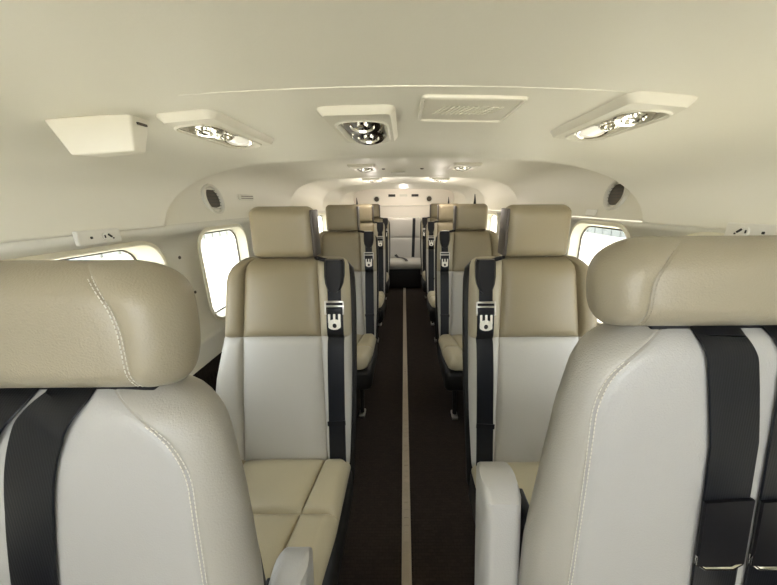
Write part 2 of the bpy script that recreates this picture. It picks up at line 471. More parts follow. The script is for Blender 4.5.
def passenger_seat(sd):
    """sd = -1 left column, +1 right column.  inner (aisle) side at local -sd."""
    root = empty('passenger_seat', (0, 0, 0))
    I = -sd                      # sign of the aisle side
    lean = 0.25
    def xfb(v):                  # recline
        return Vector((v.x, v.y - lean * (1.05 - v.z) + 0.045, v.z))
    outer = [(0.30, 0.175), (0.39, 0.190), (0.48, 0.228), (0.60, 0.252), (0.70, 0.236), (0.80, 0.216), (0.92, 0.206), (1.0, 0.200), (1.06, 0.175)]
    inner = [(0.30, 0.225), (0.57, 0.238), (0.9, 0.240), (1.06, 0.232)]
    ox = crom(outer, 4); ix = crom(inner, 4)
    def bps(z):
        o = lerp_tab(ox, z); n = lerp_tab(ix, z)
        so = lerp_tab([(0.3, 0.150), (0.6, 0.148), (0.8, 0.142), (1.06, 0.128)], z); si = lerp_tab([(0.3, 0.155), (0.7, 0.140), (1.06, 0.125)], z)
        L = [(-1) * o, -so, si, n]       # written with aisle on +x, then mirrored
        return L if I > 0 else [-v for v in L[::-1]]
    c = (0.03, 0.03, 0.05, 0.03)
    if I < 0: c = (c[1], c[0], c[3], c[2])
    def wrap(x, z):
        a = abs(x); return -0.012 * max(0, (a - 0.13) / 0.1)
    bs = Slab(bps, 0.30, 1.065, 0.045, 0.05, 0.035, 0.035, (0.795,), 0.012, 0.010, 0.0045, c, wrap, xfb)
    def mfb(x, z, inv):
        c = bs.cuts(z); strip = x > c[2] if I > 0 else x < c[1]
        return 1 if z < 0.795 else (2 if strip and not inv else 0)
    bm = bmesh.new(); bs.build(bm, mfb)
    link('backrest', bm, [M['taupe'], M['cream'], M['strip']], root)
    # hard shell behind and on the aisle edge
    def bps2(z):
        b = bps(z)
        return [b[0] - 0.008, b[-1] + 0.008] if False else ([b[0] + 0.01, b[-1] + 0.010] if I > 0 else [b[0] - 0.010, b[-1] - 0.01])
    sh = Slab(bps2, 0.20, 1.045, 0.020, 0.04, 0.02, 0.02, (), 0, 0, 0.005, (.02, .02, .05, .05), None,
              lambda v: xfb(v) + Vector((0, 0.045, 0)), nx=16, nz=16)
    bm = bmesh.new(); sh.build(bm); link('seat_shell', bm, M['shell'], root)
    # headrest
    hs = Slab(lambda z: [-0.113, 0.113], 1.064, 1.242, 0.042, 0.048, 0.028, 0.030, (), 0.006, 0, 0.005,
              (0.016, 0.016, 0.030, 0.030), None, lambda v: Vector((v.x + I * 0.008, v.y + 0.045 + (v.z - 1.06) * 0.05, v.z)), nx=26, nz=22)
    bm = bmesh.new(); hs.build(bm); h = link('headrest', bm, M['taupe'], root)
    for s in (-1, 1):
        bm = bmesh.new(); tube(bm, [(s * 0.05 + I * 0.01, 0.045, 1.0), (s * 0.05 + I * 0.01, 0.045, 1.08)], 0.006, 10)
        link('post', bm, M['steel'], h)
    # dark side panel of the headrest on the aisle side
    bm = bmesh.new(); box(bm, (I * 0.118, 0.050, 1.150), (0.010, 0.074, 0.160), 0.004)
    link('side_panel', bm, M['side'], h)
    # thin stalk standing on the headrest
    # cushion
    def bpc(d):
        k = 0.235 - 0.012 * max(0, (-0.42 - d) / 0.14)
        L = [-k, -0.135 - 0.05 * (d + 0.16) * -0.5, 0.150 - 0.10 * (-0.16 - d), k]
        return L if I > 0 else [-v for v in L[::-1]]
    cs = Slab(bpc, -0.600, -0.165, 0.05, 0.012, 0.034, 0.040, (-0.385,), 0.012, 0.010, 0.0045, (0.05, 0.05, 0.01, 0.01), None,
              lambda v: Vector((v.x, v.z, 0.330 - v.y + 0.05 * (-0.16 - v.z))))
    bm = bmesh.new(); cs.build(bm); link('seat_cushion', bm, M['cush'], root)
    bm = bmesh.new(); box(bm, (I * 0.002, -0.375, 0.268), (0.478, 0.435, 0.135), 0.03); link('seat_pan', bm, M['shell'], root)
    for sx in (-1, 1):
        for (ya, yb) in ((-0.50, -0.54), (-0.24, -0.14)):
            bm = bmesh.new()
            tube(bm, [(sx * 0.17, ya, 0.20), (sx * 0.17, (ya + yb) / 2, 0.10), (sx * 0.17, yb, 0.012)], [0.014, 0.012, 0.013], 10)
            l = link('leg', bm, M['shell'], root)
            bm = bmesh.new(); box(bm, (sx * 0.17, yb, 0.010), (0.035, 0.07, 0.02), 0.004)
            tag(link('foot_clamp', bm, M['steel'], l), 'steel track clamp')
    for yy in (-0.50, -0.24):
        bm = bmesh.new(); tube(bm, [(-0.17, yy, 0.17), (0.17, yy, 0.17)], 0.009, 8)
        link('cross_tube', bm, M['shell'], root)
    # shoulder belt: retractor cover, loop, latch, webbing
    bx = I * 0.193
    def path(x0, x1, za, zb, off, n=24):
        out = []
        for i in range(n + 1):
            t = i / n; z = za + (zb - za) * t; x = x0 + (x1 - x0) * t
            out.append(bs.pt(x, z, off))
        return out
    bm = bmesh.new()
    P = [(1.066, 0.030), (1.055, 0.034), (1.01, 0.034), (0.985, 0.030), (0.965, 0.022), (0.958, 0.014)]
    rows = []
    for z, hw in P:
        y0 = bs.pt(bx, min(z, 1.03)).y + (0.004 if z < 1.03 else 0.010)
        rows.append([bm.verts.new((bx + a * hw, y0 + b, z)) for a, b in ((-1, 0.006), (-1, -0.012), (-0.75, -0.022), (0.75, -0.022), (1, -0.012), (1, 0.006))])
    for a, b in zip(rows[:-1], rows[1:]):
        for k in range(6): bm.faces.new((a[k], a[(k + 1) % 6], b[(k + 1) % 6], b[k]))
    bm.faces.new(rows[0]); bm.faces.new(rows[-1])
    belt = empty('shoulder_belt', (0, 0, 0)); belt.parent = root
    tag(belt, 'black shoulder belt with a metal latch')
    link('belt_guide', bm, M['black'], belt, angle=30)
    bm = bmesh.new()     # arm of the guide towards the headrest
    tube(bm, [Vector((bx - I * 0.025, 0.0, 1.058)), Vector((bx - I * 0.055, 0.0, 1.066)), Vector((bx - I * 0.075, 0.03, 1.064))], 0.007, 8)
    link('guide_arm', bm, M['black'], belt)
    bm = bmesh.new()
    w = 0.058
    ribbon(bm, path(bx, bx, 0.965, 0.925, 0.006, 6), w * 0.8); ribbon(bm, path(bx, bx + I * 0.002, 0.925, 0.36, 0.006, 40) + [cs.pt(bx, -0.19, 0.0) + Vector((0, .0, .0))], w)
    link('webbing', bm, M['web'], belt)
    bm = bmesh.new()     # sleeve stitched on the lower webbing
    ribbon(bm, path(bx, bx + I * 0.001, 0.52, 0.505, 0.010, 3), w + 0.006, 0.005)
    link('belt_keeper', bm, M['black'], belt)
    def onpath(z): return bs.pt(bx, z, 0.0)
    bm = bmesh.new()
    ang = math.atan(lean); rt = Matrix.Rotation(-ang, 3, 'X')
    def lb(z, dx, dz, sz, off, bev=0.0015):
        p = onpath(z); box(bm, (p.x + dx, p.y - off, p.z + dz), sz, bev, rt)
    for dx in (-0.031, 0.031): lb(0.906, dx, 0, (0.005, 0.004, 0.046), 0.010)
    for dz in (-0.022, 0.006, 0.022): lb(0.906, 0, dz, (0.062, 0.005, 0.007), 0.010)
    link('latch_loop', bm, M['steel'], belt)
    bm = bmesh.new(); lb(0.898, 0, 0, (0.050, 0.004, 0.020), 0.009); link('latch_slot', bm, M['black'], belt)
    bm = bmesh.new()
    for dx in (-0.019, 0, 0.019): lb(0.862, dx * 0.92, 0.010, (0.008, 0.004, 0.030), 0.012)
    p = onpath(0.850); T = Matrix.Translation((p.x, p.y - 0.012, p.z)) @ Matrix.Rotation(-ang, 4, 'X') @ Matrix.Rotation(PI / 2, 4, 'X')
    out_ = [(0.022 * math.cos(a), 0.018 * math.sin(a)) for a in [2 * PI * k / 28 for k in range(28)]]
    out_ = [(max(-0.021, min(0.021, x * 1.15)), y) for x, y in out_]
    inn_ = [(0.0075 * math.cos(a), 0.008 * math.sin(a) - 0.004) for a in [2 * PI * k / 28 for k in range(28)]]
    prism_loops(bm, [(out_, -0.002), (out_, 0.002), (inn_, 0.002), (inn_, -0.002), (out_, -0.002)], T, False, False)
    tag(link('latch_plate', bm, mat('latch_white_metal', (0.86, 0.83, 0.76), 0.3, 0.2), belt), 'pale metal latch tongue')
    return root

SEATS = []
protoL = passenger_seat(-1); protoR = passenger_seat(1)
LD = [1.04, 2.10, 3.13, 4.02]; RD = [1.02, 2.08, 3.13, 4.08]
lt = ['foremost taupe and cream passenger seat left of the aisle', 'second taupe and cream passenger seat from the front, left of the aisle',
      'third passenger seat from the front in the left column, mostly hidden', 'rearmost passenger seat of the left column, nearest the aft bulkhead']
for i, d in enumerate(LD):
    o = protoL if i == 0 else copy_tree(protoL)
    o.location = (-0.435, d, 0)
    tag(o, lt[i], 'seat', 'passenger seats left of the aisle')
rt_ = ['foremost taupe and cream passenger seat right of the aisle', 'second taupe and cream passenger seat from the front, right of the aisle',
      'third passenger seat from the front in the right column, mostly hidden', 'rearmost passenger seat of the right column, nearest the aft bulkhead']
for i, d in enumerate(RD):
    o = protoR if i == 0 else copy_tree(protoR)
    o.location = (0.468, d, 0)
    tag(o, rt_[i], 'seat', 'passenger seats right of the aisle')
# dark stalks on the wall-side of some headrests
for i, (x, d, w) in enumerate(((0.483, 2.08, 'second seat right of the aisle'), (0.455, 3.13, 'third seat right of the aisle'), (-0.475, 3.13, 'third seat left of the aisle'))):
    bm = bmesh.new(); tube(bm, [(x, d + 0.05, 1.235), (x, d + 0.05, 1.262), (x - 0.002, d + 0.05, 1.305)], [0.010, 0.007, 0.002], 8)
    tag(link('seat_back_stalk', bm, M['shell']), 'thin dark stalk standing up from the headrest of the ' + w, 'stalk', 'dark stalks on headrests')

def rear_seat():
    root = empty('aft_seat', (0.0, 4.86, 0))
    xf = lambda v: Vector((v.x, v.y - 0.15 * (1.05 - v.z) + 0.05, v.z))
    bs = Slab(lambda z: [-0.28, 0.28], 0.34, 1.035, 0.04, 0.05, 0.03, 0.03, (0.72,), 0.01, 0.006, 0.006, (0.02,) * 2 + (0.05,) * 2, None, xf, nx=30)
    bm = bmesh.new(); bs.build(bm); link('backrest', bm, M['cream'], root)
    cs = Slab(lambda d: [-0.28, 0.28], -0.50, -0.08, 0.05, 0.06, 0.03, 0.04, (), 0.01, 0, 0.006, (0.05, 0.05, 0.01, 0.01), None,
              lambda v: Vector((v.x, v.z, 0.36 - v.y)), nx=30)
    bm = bmesh.new(); cs.build(bm); link('seat_cushion', bm, M['cream'], root)
    bm = bmesh.new(); box(bm, (0, -0.27, 0.16), (0.50, 0.36, 0.31), 0.02); link('seat_base', bm, M['shell'], root)
    bm = bmesh.new()
    ribbon(bm, [bs.pt(0.16 - 0.02 * i / 12, 1.02 - 0.6 * i / 12, 0.006) for i in range(13)], 0.045)
    ribbon(bm, [bs.pt(-0.14, 0.46, 0.006), cs.pt(-0.10, -0.16, 0.008), cs.pt(-0.03, -0.22, 0.012), cs.pt(0.02, -0.34, 0.01), cs.pt(0.04, -0.46, 0.006)], 0.045)
    tag(link('seat_belt', bm, M['web'], root), 'black belt')
    tag(root, 'pale single seat facing forward at the far end of the aisle', 'seat')
rear_seat()

# ------------------------------------------------------------------ crew seats
def crew_seat(sd, cx, Y, ztop, ha, armx, armz, hrw, label):
    root = empty('crew_seat', (cx, Y, 0)); I = -sd
    zb = ztop - ha                       # underside of the headrest
    lean = 0.10
    xfb = lambda v: Vector((v.x, v.y - lean * (zb - v.z) + 0.045, v.z))
    def bps(z):
        o = lerp_tab([(0.42, 0.215), (0.7, 0.220), (0.85, 0.212), (0.95, 0.200), (zb, 0.180)] if sd < 0 else [(0.42, 0.275), (0.7, 0.268), (0.95, 0.235), (zb, 0.205)], z)
        o2 = min(o, 0.255)
        si = 0.172 - 0.062 * math.sqrt(max(0, min(1, (z - zb + 0.13) / 0.13))) ** 4
        if sd > 0: si = 0.222 - 0.030 * (z - 0.42) - 0.050 * max(0, min(1, (z - zb + 0.13) / 0.13)) ** 2
        L = [-o2, -si, si, o]
        return L if I > 0 else [-v for v in L[::-1]]
    bs = Slab(bps, 0.42, zb + 0.004, 0.040, 0.055, 0.055, 0.040, (), 0.006, 0.004, 0.003, (0.03, 0.03, 0.075, 0.075), None, xfb, nx=16, nz=48)
    def mf(x, z, inv):
        c = bs.cuts(z); return 1 if (inv or (x > c[2] if I > 0 else x < c[1])) else 0
    bm = bmesh.new(); bs.build(bm, mf); back = link('backrest', bm, [M['crew_back'], M['crew_side_shaded']], root)
    for s in (-1, 1):
        bm = bmesh.new(); path = []
        for i in range(140):
            z = 0.50 + (zb - 0.035 - 0.50) * i / 139
            c = bs.cuts(z); path.append((c[2] if s > 0 else c[1], z))
        stitch(bm, bs, path, 0.0032, 0.0007, 0.0045, 0.002); stitch(bm, bs, path, -0.0032, 0.0007, 0.0045, 0.002)
        link('stitching', bm, M['thread'], back)
    # headrest
    h2 = hrw
    def bph(z):
        t = (z - zb) / ha
        si = h2 - 0.040 - 0.030 * max(0, (t - 0.45) / 0.55) ** 2
        e = 0.010 * math.sin(PI * min(1, t * 1.0))
        return [-h2 - e, -si, si, h2 + e]
    hs = Slab(bph, zb + 0.002, ztop, 0.040, 0.045, 0.032, 0.040, (), 0.006, 0.003, 0.003, (0.020, 0.020, 0.050, 0.050), None,
              lambda v: Vector((v.x, v.y + 0.040 + (v.z - zb) * 0.10, v.z)), nx=16, nz=30)
    bm = bmesh.new(); hs.build(bm); h = link('headrest', bm, M['crew_head'], root)
    for s in (-1, 1):
        bm = bmesh.new(); path = []
        for i in range(80):
            z = zb + 0.010 + (ha - 0.022) * i / 79
            c = hs.cuts(z); path.append((c[2] if s > 0 else c[1], z))
        stitch(bm, hs, path, 0.0030, 0.0006, 0.0040, 0.002); stitch(bm, hs, path, -0.0030, 0.0006, 0.0040, 0.002)
        link('stitching', bm, M['thread'] if sd < 0 else M['crew_head'], h)
    for s in (-1, 1):
        bm = bmesh.new(); tube(bm, [(s * 0.07, 0.045, zb - 0.05), (s * 0.07, 0.045, zb + 0.02)], 0.007, 10)
        link('post', bm, M['steel'], h)
    bm = bmesh.new(); box(bm, (0, 0.050, zb + 0.001), (0.26, 0.045, 0.010), 0.003); link('headrest_plate', bm, M['black'], h)
    # two shoulder straps coming over the top under the headrest
    for s in (-1, 1):
        bm = bmesh.new(); pts = []
        zs = [zb - 0.006 - (zb - 0.006 - 0.60) * (i / 60) ** 1.25 for i in range(61)]
        for z in zs:
            t = (zb - z)
            spread = lerp_tab([(0, 0.036), (0.06, 0.041), (0.15, 0.047), (0.5, 0.052)], t) if sd < 0 else lerp_tab([(0, 0.050), (0.06, 0.046), (0.15, 0.040), (0.5, 0.040)], t)
            drift = -0.052 * (1 - math.exp(-t / 0.065)) - 0.16 * t if sd < 0 else lerp_tab([(0, 0.002), (0.08, 0.012), (0.15, 0.020), (0.5, 0.042)], t)
            pts.append(bs.pt(s * spread + drift, z, 0.004))
        top = pts[0]
        pts = [Vector((top.x * 0.9, 0.06, zb + 0.004)), Vector((top.x * 0.95, 0.03, zb + 0.004))] + pts
        w = 0.060 if sd < 0 else 0.066
        if sd < 0: pts = [Vector((p.x * (1.0), p.y, p.z)) for p in pts]
        ribbon(bm, pts, w, 0.003); st_ = link('shoulder_strap', bm, M['web'], root)
        tag(st_, 'black webbing shoulder strap')
        bm = bmesh.new()
        zl = 0.848 if sd > 0 else 0.74
        q = []
        for i in range(10):
            z = zl - i * 0.012; t = zb - z
            dr = -0.052 * (1 - math.exp(-t / 0.065)) - 0.16 * t if sd < 0 else lerp_tab([(0, 0.002), (0.08, 0.012), (0.15, 0.020), (0.5, 0.042)], t)
            q.append(bs.pt(s * (0.040 if sd > 0 else 0.052) + dr, z, 0.0075))
        ribbon(bm, q, w + 0.003, 0.006)
        link('strap_sleeve', bm, M['black'], st_)
        bm = bmesh.new(); p = q[-1]
        tube(bm, [p + Vector((-0.033, 0.002, 0.014)), p + Vector((-0.032, 0.0, 0.0)), p + Vector((-0.020, -0.001, -0.009)), p + Vector((0.020, -0.001, -0.009)),
                  p + Vector((0.032, 0.0, 0.0)), p + Vector((0.033, 0.002, 0.014))], 0.0028, 8)
        link('strap_end_fitting', bm, M['chrome'], st_)
    # cushion, pan, legs
    cs = Slab(lambda d: [-0.24, -0.15, 0.15, 0.24], -0.52, -0.05, 0.05, 0.06, 0.03, 0.04, (), 0.01, 0.006, 0.005, (0.06, 0.06, 0.01, 0.01), None,
              lambda v: Vector((v.x, v.z, 0.40 - v.y)))
    bm = bmesh.new(); cs.build(bm); link('seat_cushion', bm, M['crew_back'], root)
    bm = bmesh.new(); box(bm, (0, -0.27, 0.30), (0.42, 0.40, 0.08), 0.02); link('seat_pan', bm, M['shell'], root)
    bm = bmesh.new(); box(bm, (0, 0.05, 0.52), (0.40, 0.035, 0.46), 0.012); link('back_frame', bm, M['shell'], root)
    for sx in (-1, 1):
        for yy in (-0.42, -0.12):
            bm = bmesh.new(); tube(bm, [(sx * 0.17, yy, 0.28), (sx * 0.17, yy - 0.02, 0.0)], 0.014, 10); link('leg', bm, M['shell'], root)
    # raised armrest on the aisle side
    bm = bmesh.new()
    a = Slab(lambda z: [-0.036, 0.036], -0.20, 0.16, 0.045, 0.045, 0.012, 0.018, (), 0.002, 0, 0.004, (0.01, 0.01, 0.014, 0.014), None,
             lambda v: Vector((armx - cx + v.x, armY - Y + v.y + (v.z) * 0.20, armz - 0.16 + v.z)), nx=14, nz=14)
    armY = 0.41 if sd > 0 else 0.37
    a.build(bm); ar = link('armrest', bm, M['crew_back'], root)
    bm = bmesh.new(); bevel_cyl(bm, (armx - cx + sd * 0.045, armY - Y, armz - 0.27), (1, 0, 0), 0.03, 0.05)
    box(bm, (armx - cx + sd * 0.043, armY - Y, armz - 0.17), (0.018, 0.07, 0.26), 0.004)
    link('armrest_hinge', bm, M['black'], ar)
    tag(root, label, 'seat', 'crew seats in the foreground')
crew_seat(-1, -0.446, 0.300, 1.187, 0.158, -0.222, 0.590, 0.168, 'large cream crew seat with black shoulder straps in the left foreground')
crew_seat(1, 0.466, 0.350, 1.205, 0.122, 0.172, 0.765, 0.198, 'large cream crew seat with black shoulder straps in the right foreground')

# ------------------------------------------------------------------ ceiling fittings
def ceil_z(x, s=0.0):
    ax = abs(x)
    for (x1, z1, *_), (x0, z0, *_) in zip(prof[:-1], prof[1:]):
        if min(x0, x1) <= ax <= max(x0, x1): return z0 + (z1 - z0) * (ax - x0) / (x1 - x0)
    return 1.445
def ceil_frame(x, yy, bayf=0.0):
    z = ceil_z(x); dz = (ceil_z(x + 0.02) - ceil_z(x - 0.02)) / 0.04
    t = Vector((1, 0, dz)).normalized(); yv = Vector((0, 1, 0)); dn = yv.cross(t) * 1.0
    if dn.z > 0: dn = -dn
    # local x->t, y->Y, z-> down out of ceiling
    m = Matrix(((t.x, 0, dn.x, x), (t.y, 1, dn.y, yy), (t.z, 0, dn.z, z + bayf), (0, 0, 0, 1)))
    return m

def service_unit(x, yy, w, l, rw, rl, rcy, label, skew=0.0, bayf=0.0, h=0.015, name='air_and_light_unit', rcx=0.0):
    m = ceil_frame(x, yy, bayf); root = empty(name, m.translation)
    mi = Matrix.Translation(-m.translation) @ m
    def sk(pts): return [(a + skew * b, b) for a, b in pts]
    O = lambda d, hh: (sk(rounded(w - 2 * d, l - 2 * d, max(0.004, 0.022 - d), 6)), hh)
    In = lambda d, hh: (sk(rounded(rw - 2 * d, rl - 2 * d, min(rw, rl) * 0.40 - d, 6, rcx, rcy)), hh)
    bm = bmesh.new()
    prism_loops(bm, [O(-0.002, -0.004), O(0, 0.004), O(0.010, h), In(-0.006, h), In(-0.002, h + 0.003), In(0.002, h), In(0.008, 0.004)], mi, False, False)
    link('housing', bm, M['plastic'], root, angle=35)
    bm = bmesh.new()
    prism_loops(bm, [In(0.004, 0.010), In(0.010, 0.002)], mi, False, True)
    tag(link('reflector', bm, M['steel'], root), 'shiny recess')
    # nozzles
    def nozzle(cx, cy, r, kind):
        T = mi @ Matrix.Translation((cx + skew * cy, cy, 0.002)) @ Matrix.Rotation(0.25, 4, 'X')
        bm = bmesh.new()
        if kind:
            lathe(bm, [(r, 0.0), (r, 0.008), (r * 0.9, 0.012), (r * 0.62, 0.013), (r * 0.58, 0.008), (r * 0.3, 0.008), (r * 0.22, 0.014), (0.001, 0.015)], T, 24)
            n = link('air_nozzle', bm, M['chrome'], root, angle=30)
            bm = bmesh.new()
            for k in range(10):
                a = 2 * PI * k / 10
                vs = box(bm, (0, 0, 0), (0.003, 0.003, 0.007), 0)
                bmesh.ops.transform(bm, matrix=T @ Matrix.Translation((r * math.cos(a), r * math.sin(a), 0.006)), verts=vs)
            link('grip_ribs', bm, M['steel'], n)
        else:
            lathe(bm, [(r, 0.0), (r, 0.007), (r * 0.92, 0.010), (r * 0.8, 0.009), (r * 0.78, 0.005)], T, 24, close=False)
            n = link('lamp_bezel', bm, M['chrome'], root, angle=30)
            bm = bmesh.new(); lathe(bm, [(r * 0.8, 0.004), (r * 0.6, 0.008), (r * 0.3, 0.010), (0.001, 0.0105)], T, 20)
            link('lamp_lens', bm, M['lens'], n)
    r = min(rw, rl) * 0.42
    k = rl * 0.27
    if rw * 1.9 >= rl and rw > 0.112 and abs(x) < 0.2:
        k = rl * 0.30; rr = rw * 0.24
        for sx in (-1, 1): nozzle(rcx + sx * rw * 0.24, rcy - k, rr, False)
        for sx in (-1, 1): nozzle(rcx + sx * rw * 0.24, rcy - k + rw * 0.5, rr, True)
    else: nozzle(rcx, rcy - k, r, True)
    nozzle(rcx, rcy + k, r, abs(x) < 0.2)
    if rw * 2.2 < rl: nozzle(rcx, rcy, r * 0.62, True)
    tag(root, label, 'air vent', 'overhead air and reading light units')
    return root
service_unit(-0.443, 0.835, 0.125, 0.315, 0.088, 0.262, 0.012, 'long overhead air and light unit on the headliner beside the box-shaped cover', rcx=-0.015)
service_unit(0.458, 0.752, 0.125, 0.320, 0.088, 0.262, 0.010, 'long overhead air and light unit on the right of the headliner', rcx=0.015)
service_unit(-0.100, 0.862, 0.165, 0.320, 0.118, 0.255, 0.025, 'squarish overhead air and light unit near the middle, beside the flat access panel')
service_unit(-0.25, 2.05, 0.17, 0.30, 0.11, 0.20, 0.0, 'small distant overhead air unit above the second left passenger seat', bayf=0.030)
service_unit(0.37, 2.00, 0.17, 0.30, 0.11, 0.20, 0.0, 'small distant overhead air unit above the second right passenger seat', bayf=0.034)

# flat perforated access panel
m = ceil_frame(0.137, 0.728); root = empty('overhead_access_panel', m.translation); mi = Matrix.Translation(-m.translation) @ m
bm = bmesh.new()
sk = lambda p, k=0.0: p
prism_loops(bm, [(rounded(0.205, 0.170, 0.012), -0.003), (rounded(0.203, 0.168, 0.012), 0.005), (rounded(0.193, 0.158, 0.010), 0.007),
                 (rounded(0.188, 0.153, 0.009), 0.0035)], mi)
link('cover', bm, M['plastic'], root)
bm = bmesh.new()
for i in range(13):
    vs = box(bm, (0, 0, 0), (0.0035, 0.060, 0.003), 0.001, seg=1)
    bmesh.ops.transform(bm, matrix=mi @ Matrix.Translation((-0.060 + i * 0.010, 0, 0.0038)) @ Matrix.Rotation(0.35, 4, 'Z'), verts=vs)
link('louvres', bm, M['plastic'], root)
tag(root, 'flat cream rectangular panel on the headliner right of the middle air unit', 'panel')

# box shaped cover on the left
root = empty('overhead_box_cover', (-0.59, 0.66, 1.41))
bm = bmesh.new()
A = [(-0.657, 0.614, 1.402), (-0.535, 0.664, 1.424), (-0.533, 0.712, 1.424), (-0.657, 0.70, 1.402)]
B = [(-0.630, 0.620, 1.341), (-0.536, 0.655, 1.353), (-0.549, 0.700, 1.357), (-0.625, 0.690, 1.347)]
off = Vector((-0.59, 0.66, 1.41))
va = [bm.verts.new(Vector(p) - off) for p in A]; vb = [bm.verts.new(Vector(p) - off) for p in B]
for k in range(4): bm.faces.new((va[k], va[(k + 1) % 4], vb[(k + 1) % 4], vb[k]))
bm.faces.new(va); bm.faces.new(vb)
bmesh.ops.bevel(bm, geom=list(bm.edges), offset=0.004, segments=3, profile=0.5, affect='EDGES')
link('cover', bm, M['plastic'], root)
bm = bmesh.new(); box(bm, Vector((-0.5345, 0.688, 1.408)) - off, (0.004, 0.024, 0.005), 0.0012)
tag(link('latch', bm, M['mesh'], root), 'dark slotted latch on the inboard end')
tag(root, 'cream box-shaped cover hanging from the headliner at the left', 'cover')

# small screws on the ceiling aft panel
def wall_frame(sd, x, yy, z):      # local x->Y, y->Z, z->inward
    return Matrix(((0, 0, -sd, sd * x), (1, 0, 0, yy), (0, 1, 0, z), (0, 0, 0, 1)))

# power outlets
def outlet(sd, yy, z, label, tilt):
    m = wall_frame(sd, 0.797, yy, z); root = empty('power_outlet', m.translation); mi = Matrix.Translation(-m.translation) @ m
    bm = bmesh.new()
    prism_loops(bm, [(rounded(0.115, 0.036, 0.004), 0.0), (rounded(0.115, 0.036, 0.004), 0.008), (rounded(0.110, 0.031, 0.003), 0.010)], mi)
    link('cover_plate', bm, M['white'], root, angle=30)
    bm = bmesh.new()
    prism_loops(bm, [(rounded(0.034, 0.022, 0.010, 5, 0.018, 0), 0.009), (rounded(0.030, 0.018, 0.008, 5, 0.018, 0), 0.013)], mi)
    link('socket', bm, M['white'], root)
    for (a, b, w_, h_, rz) in ((0.022, 0.001, 0.013, 0.005, -0.7), (0.008, 0.0, 0.003, 0.008, 0.0), (-0.025, 0, 0.006, 0.006, 0), (0.030, -0.006, 0.004, 0.004, 0)):
        bm = bmesh.new(); vs = box(bm, (0, 0, 0), (w_, h_, 0.003), 0.001, seg=1)
        bmesh.ops.transform(bm, matrix=mi @ Matrix.Translation((a, b, 0.0135 if a > 0 else 0.0105)) @ Matrix.Rotation(rz, 4, 'Z'), verts=vs)
        link('socket_slot', bm, M['dark'], root)
    tag(root, label, 'outlet', 'power outlets above the forward windows')
outlet(-1, 0.790, 1.172, 'white power outlet plate above the forward left window', 0)
outlet(1, 0.690, 1.181, 'white power outlet plate on the right wall behind the right crew headrest', 0)

# round speakers / vents
def round_vent(m, r, label, name='round_speaker'):
    root = empty(name, m.translation); mi = Matrix.Translation(-m.translation) @ m
    bm = bmesh.new()
    lathe(bm, [(r * 1.32, -0.012), (r * 1.32, 0.006), (r * 1.24, 0.012), (r * 1.06, 0.012), (r * 0.98, 0.004), (r * 0.98, -0.01)], mi, 36, close=False)
    link('rim', bm, M['wall'], root)
    bm = bmesh.new()
    lathe(bm, [(r, -0.002), (r * 0.9, 0.001), (r * 0.5, 0.003), (0.001, 0.004)], mi, 36)
    link('grille', bm, M['mesh'], root)
    bm = bmesh.new()
    for i in range(-3, 4):
        hw = math.sqrt(max(0, 1 - (i / 3.9) ** 2)) * r * 0.93
        vs = box(bm, (0, 0, 0), (2 * hw, 0.0015, 0.002)); bmesh.ops.transform(bm, matrix=mi @ Matrix.Translation((0, i * r / 3.9, 0.0045)), verts=vs)
    link('grille_bars', bm, M['dark'], root)
    tag(root, label, 'speaker', 'round dark speakers')
def bay_frame(sd, yy, z):
    m = wall_frame(sd, 0.842, yy, z)
    return m @ Matrix.Rotation(-0.18, 4, 'X')
round_vent(bay_frame(-1, 1.385, 1.270), 0.052, 'large round dark speaker in the left sidewall above a window')
round_vent(bay_frame(1, 1.245, 1.275), 0.048, 'large round dark speaker in the right sidewall above a window')
bw = lambda x, z: Matrix(((1, 0, 0, x), (0, 0, -1, Y1 - 0.03), (0, 1, 0, z), (0, 0, 0, 1)))
round_vent(bw(-0.46, 1.315), 0.045, 'tiny round dark speaker on the aft bulkhead left of the aisle')
round_vent(bw(0.43, 1.315), 0.045, 'tiny round dark speaker on the aft bulkhead right of the aisle')

# aft bulkhead small fittings
for x, side in ((-0.20, 'left'), (0.19, 'right')):
    root = empty('bulkhead_vent', (x, Y1 - 0.03, 1.372))
    bm = bmesh.new(); box(bm, (0, -0.006, 0), (0.14, 0.012, 0.060), 0.005); link('bezel', bm, M['back'], root)
    bm = bmesh.new(); box(bm, (0, -0.011, 0), (0.118, 0.006, 0.040), 0.003); link('opening', bm, M['dark'], root)
    tag(root, 'small black rectangular vent high on the aft bulkhead, ' + side + ' of the centre placard', 'vent', 'black vents on the aft bulkhead')
bm = bmesh.new(); box(bm, (-0.005, Y1 - 0.034, 1.372), (0.13, 0.008, 0.035), 0.002)
tag(link('bulkhead_placard', bm, M['wall']), 'small greyish placard between the two black vents on the aft bulkhead', 'placard')

# slanted louvre on the left sidewall
def slat_vent(sd, yy, z, label, rot):
    m = wall_frame(sd, 0.842, yy, z) @ Matrix.Rotation(rot, 4, 'Z'); root = empty('slotted_vent', m.translation); mi = Matrix.Translation(-m.translation) @ m
    bm = bmesh.new(); prism_loops(bm, [(rounded(0.15, 0.030, 0.012), -0.004), (rounded(0.15, 0.030, 0.012), 0.004), (rounded(0.142, 0.022, 0.010), 0.007)], mi)
    link('bezel', bm, M['wall'], root)
    bm = bmesh.new()
    for k in (-0.005, 0.005):
        vs = box(bm, (0, 0, 0), (0.125, 0.003, 0.002)); bmesh.ops.transform(bm, matrix=mi @ Matrix.Translation((0, k, 0.0072)), verts=vs)
    link('slots', bm, M['mesh'], root)
    tag(root, label, 'vent')
slat_vent(-1, 1.68, 1.285, 'narrow slotted vent in the left sidewall aft of the round speaker', 0.0)
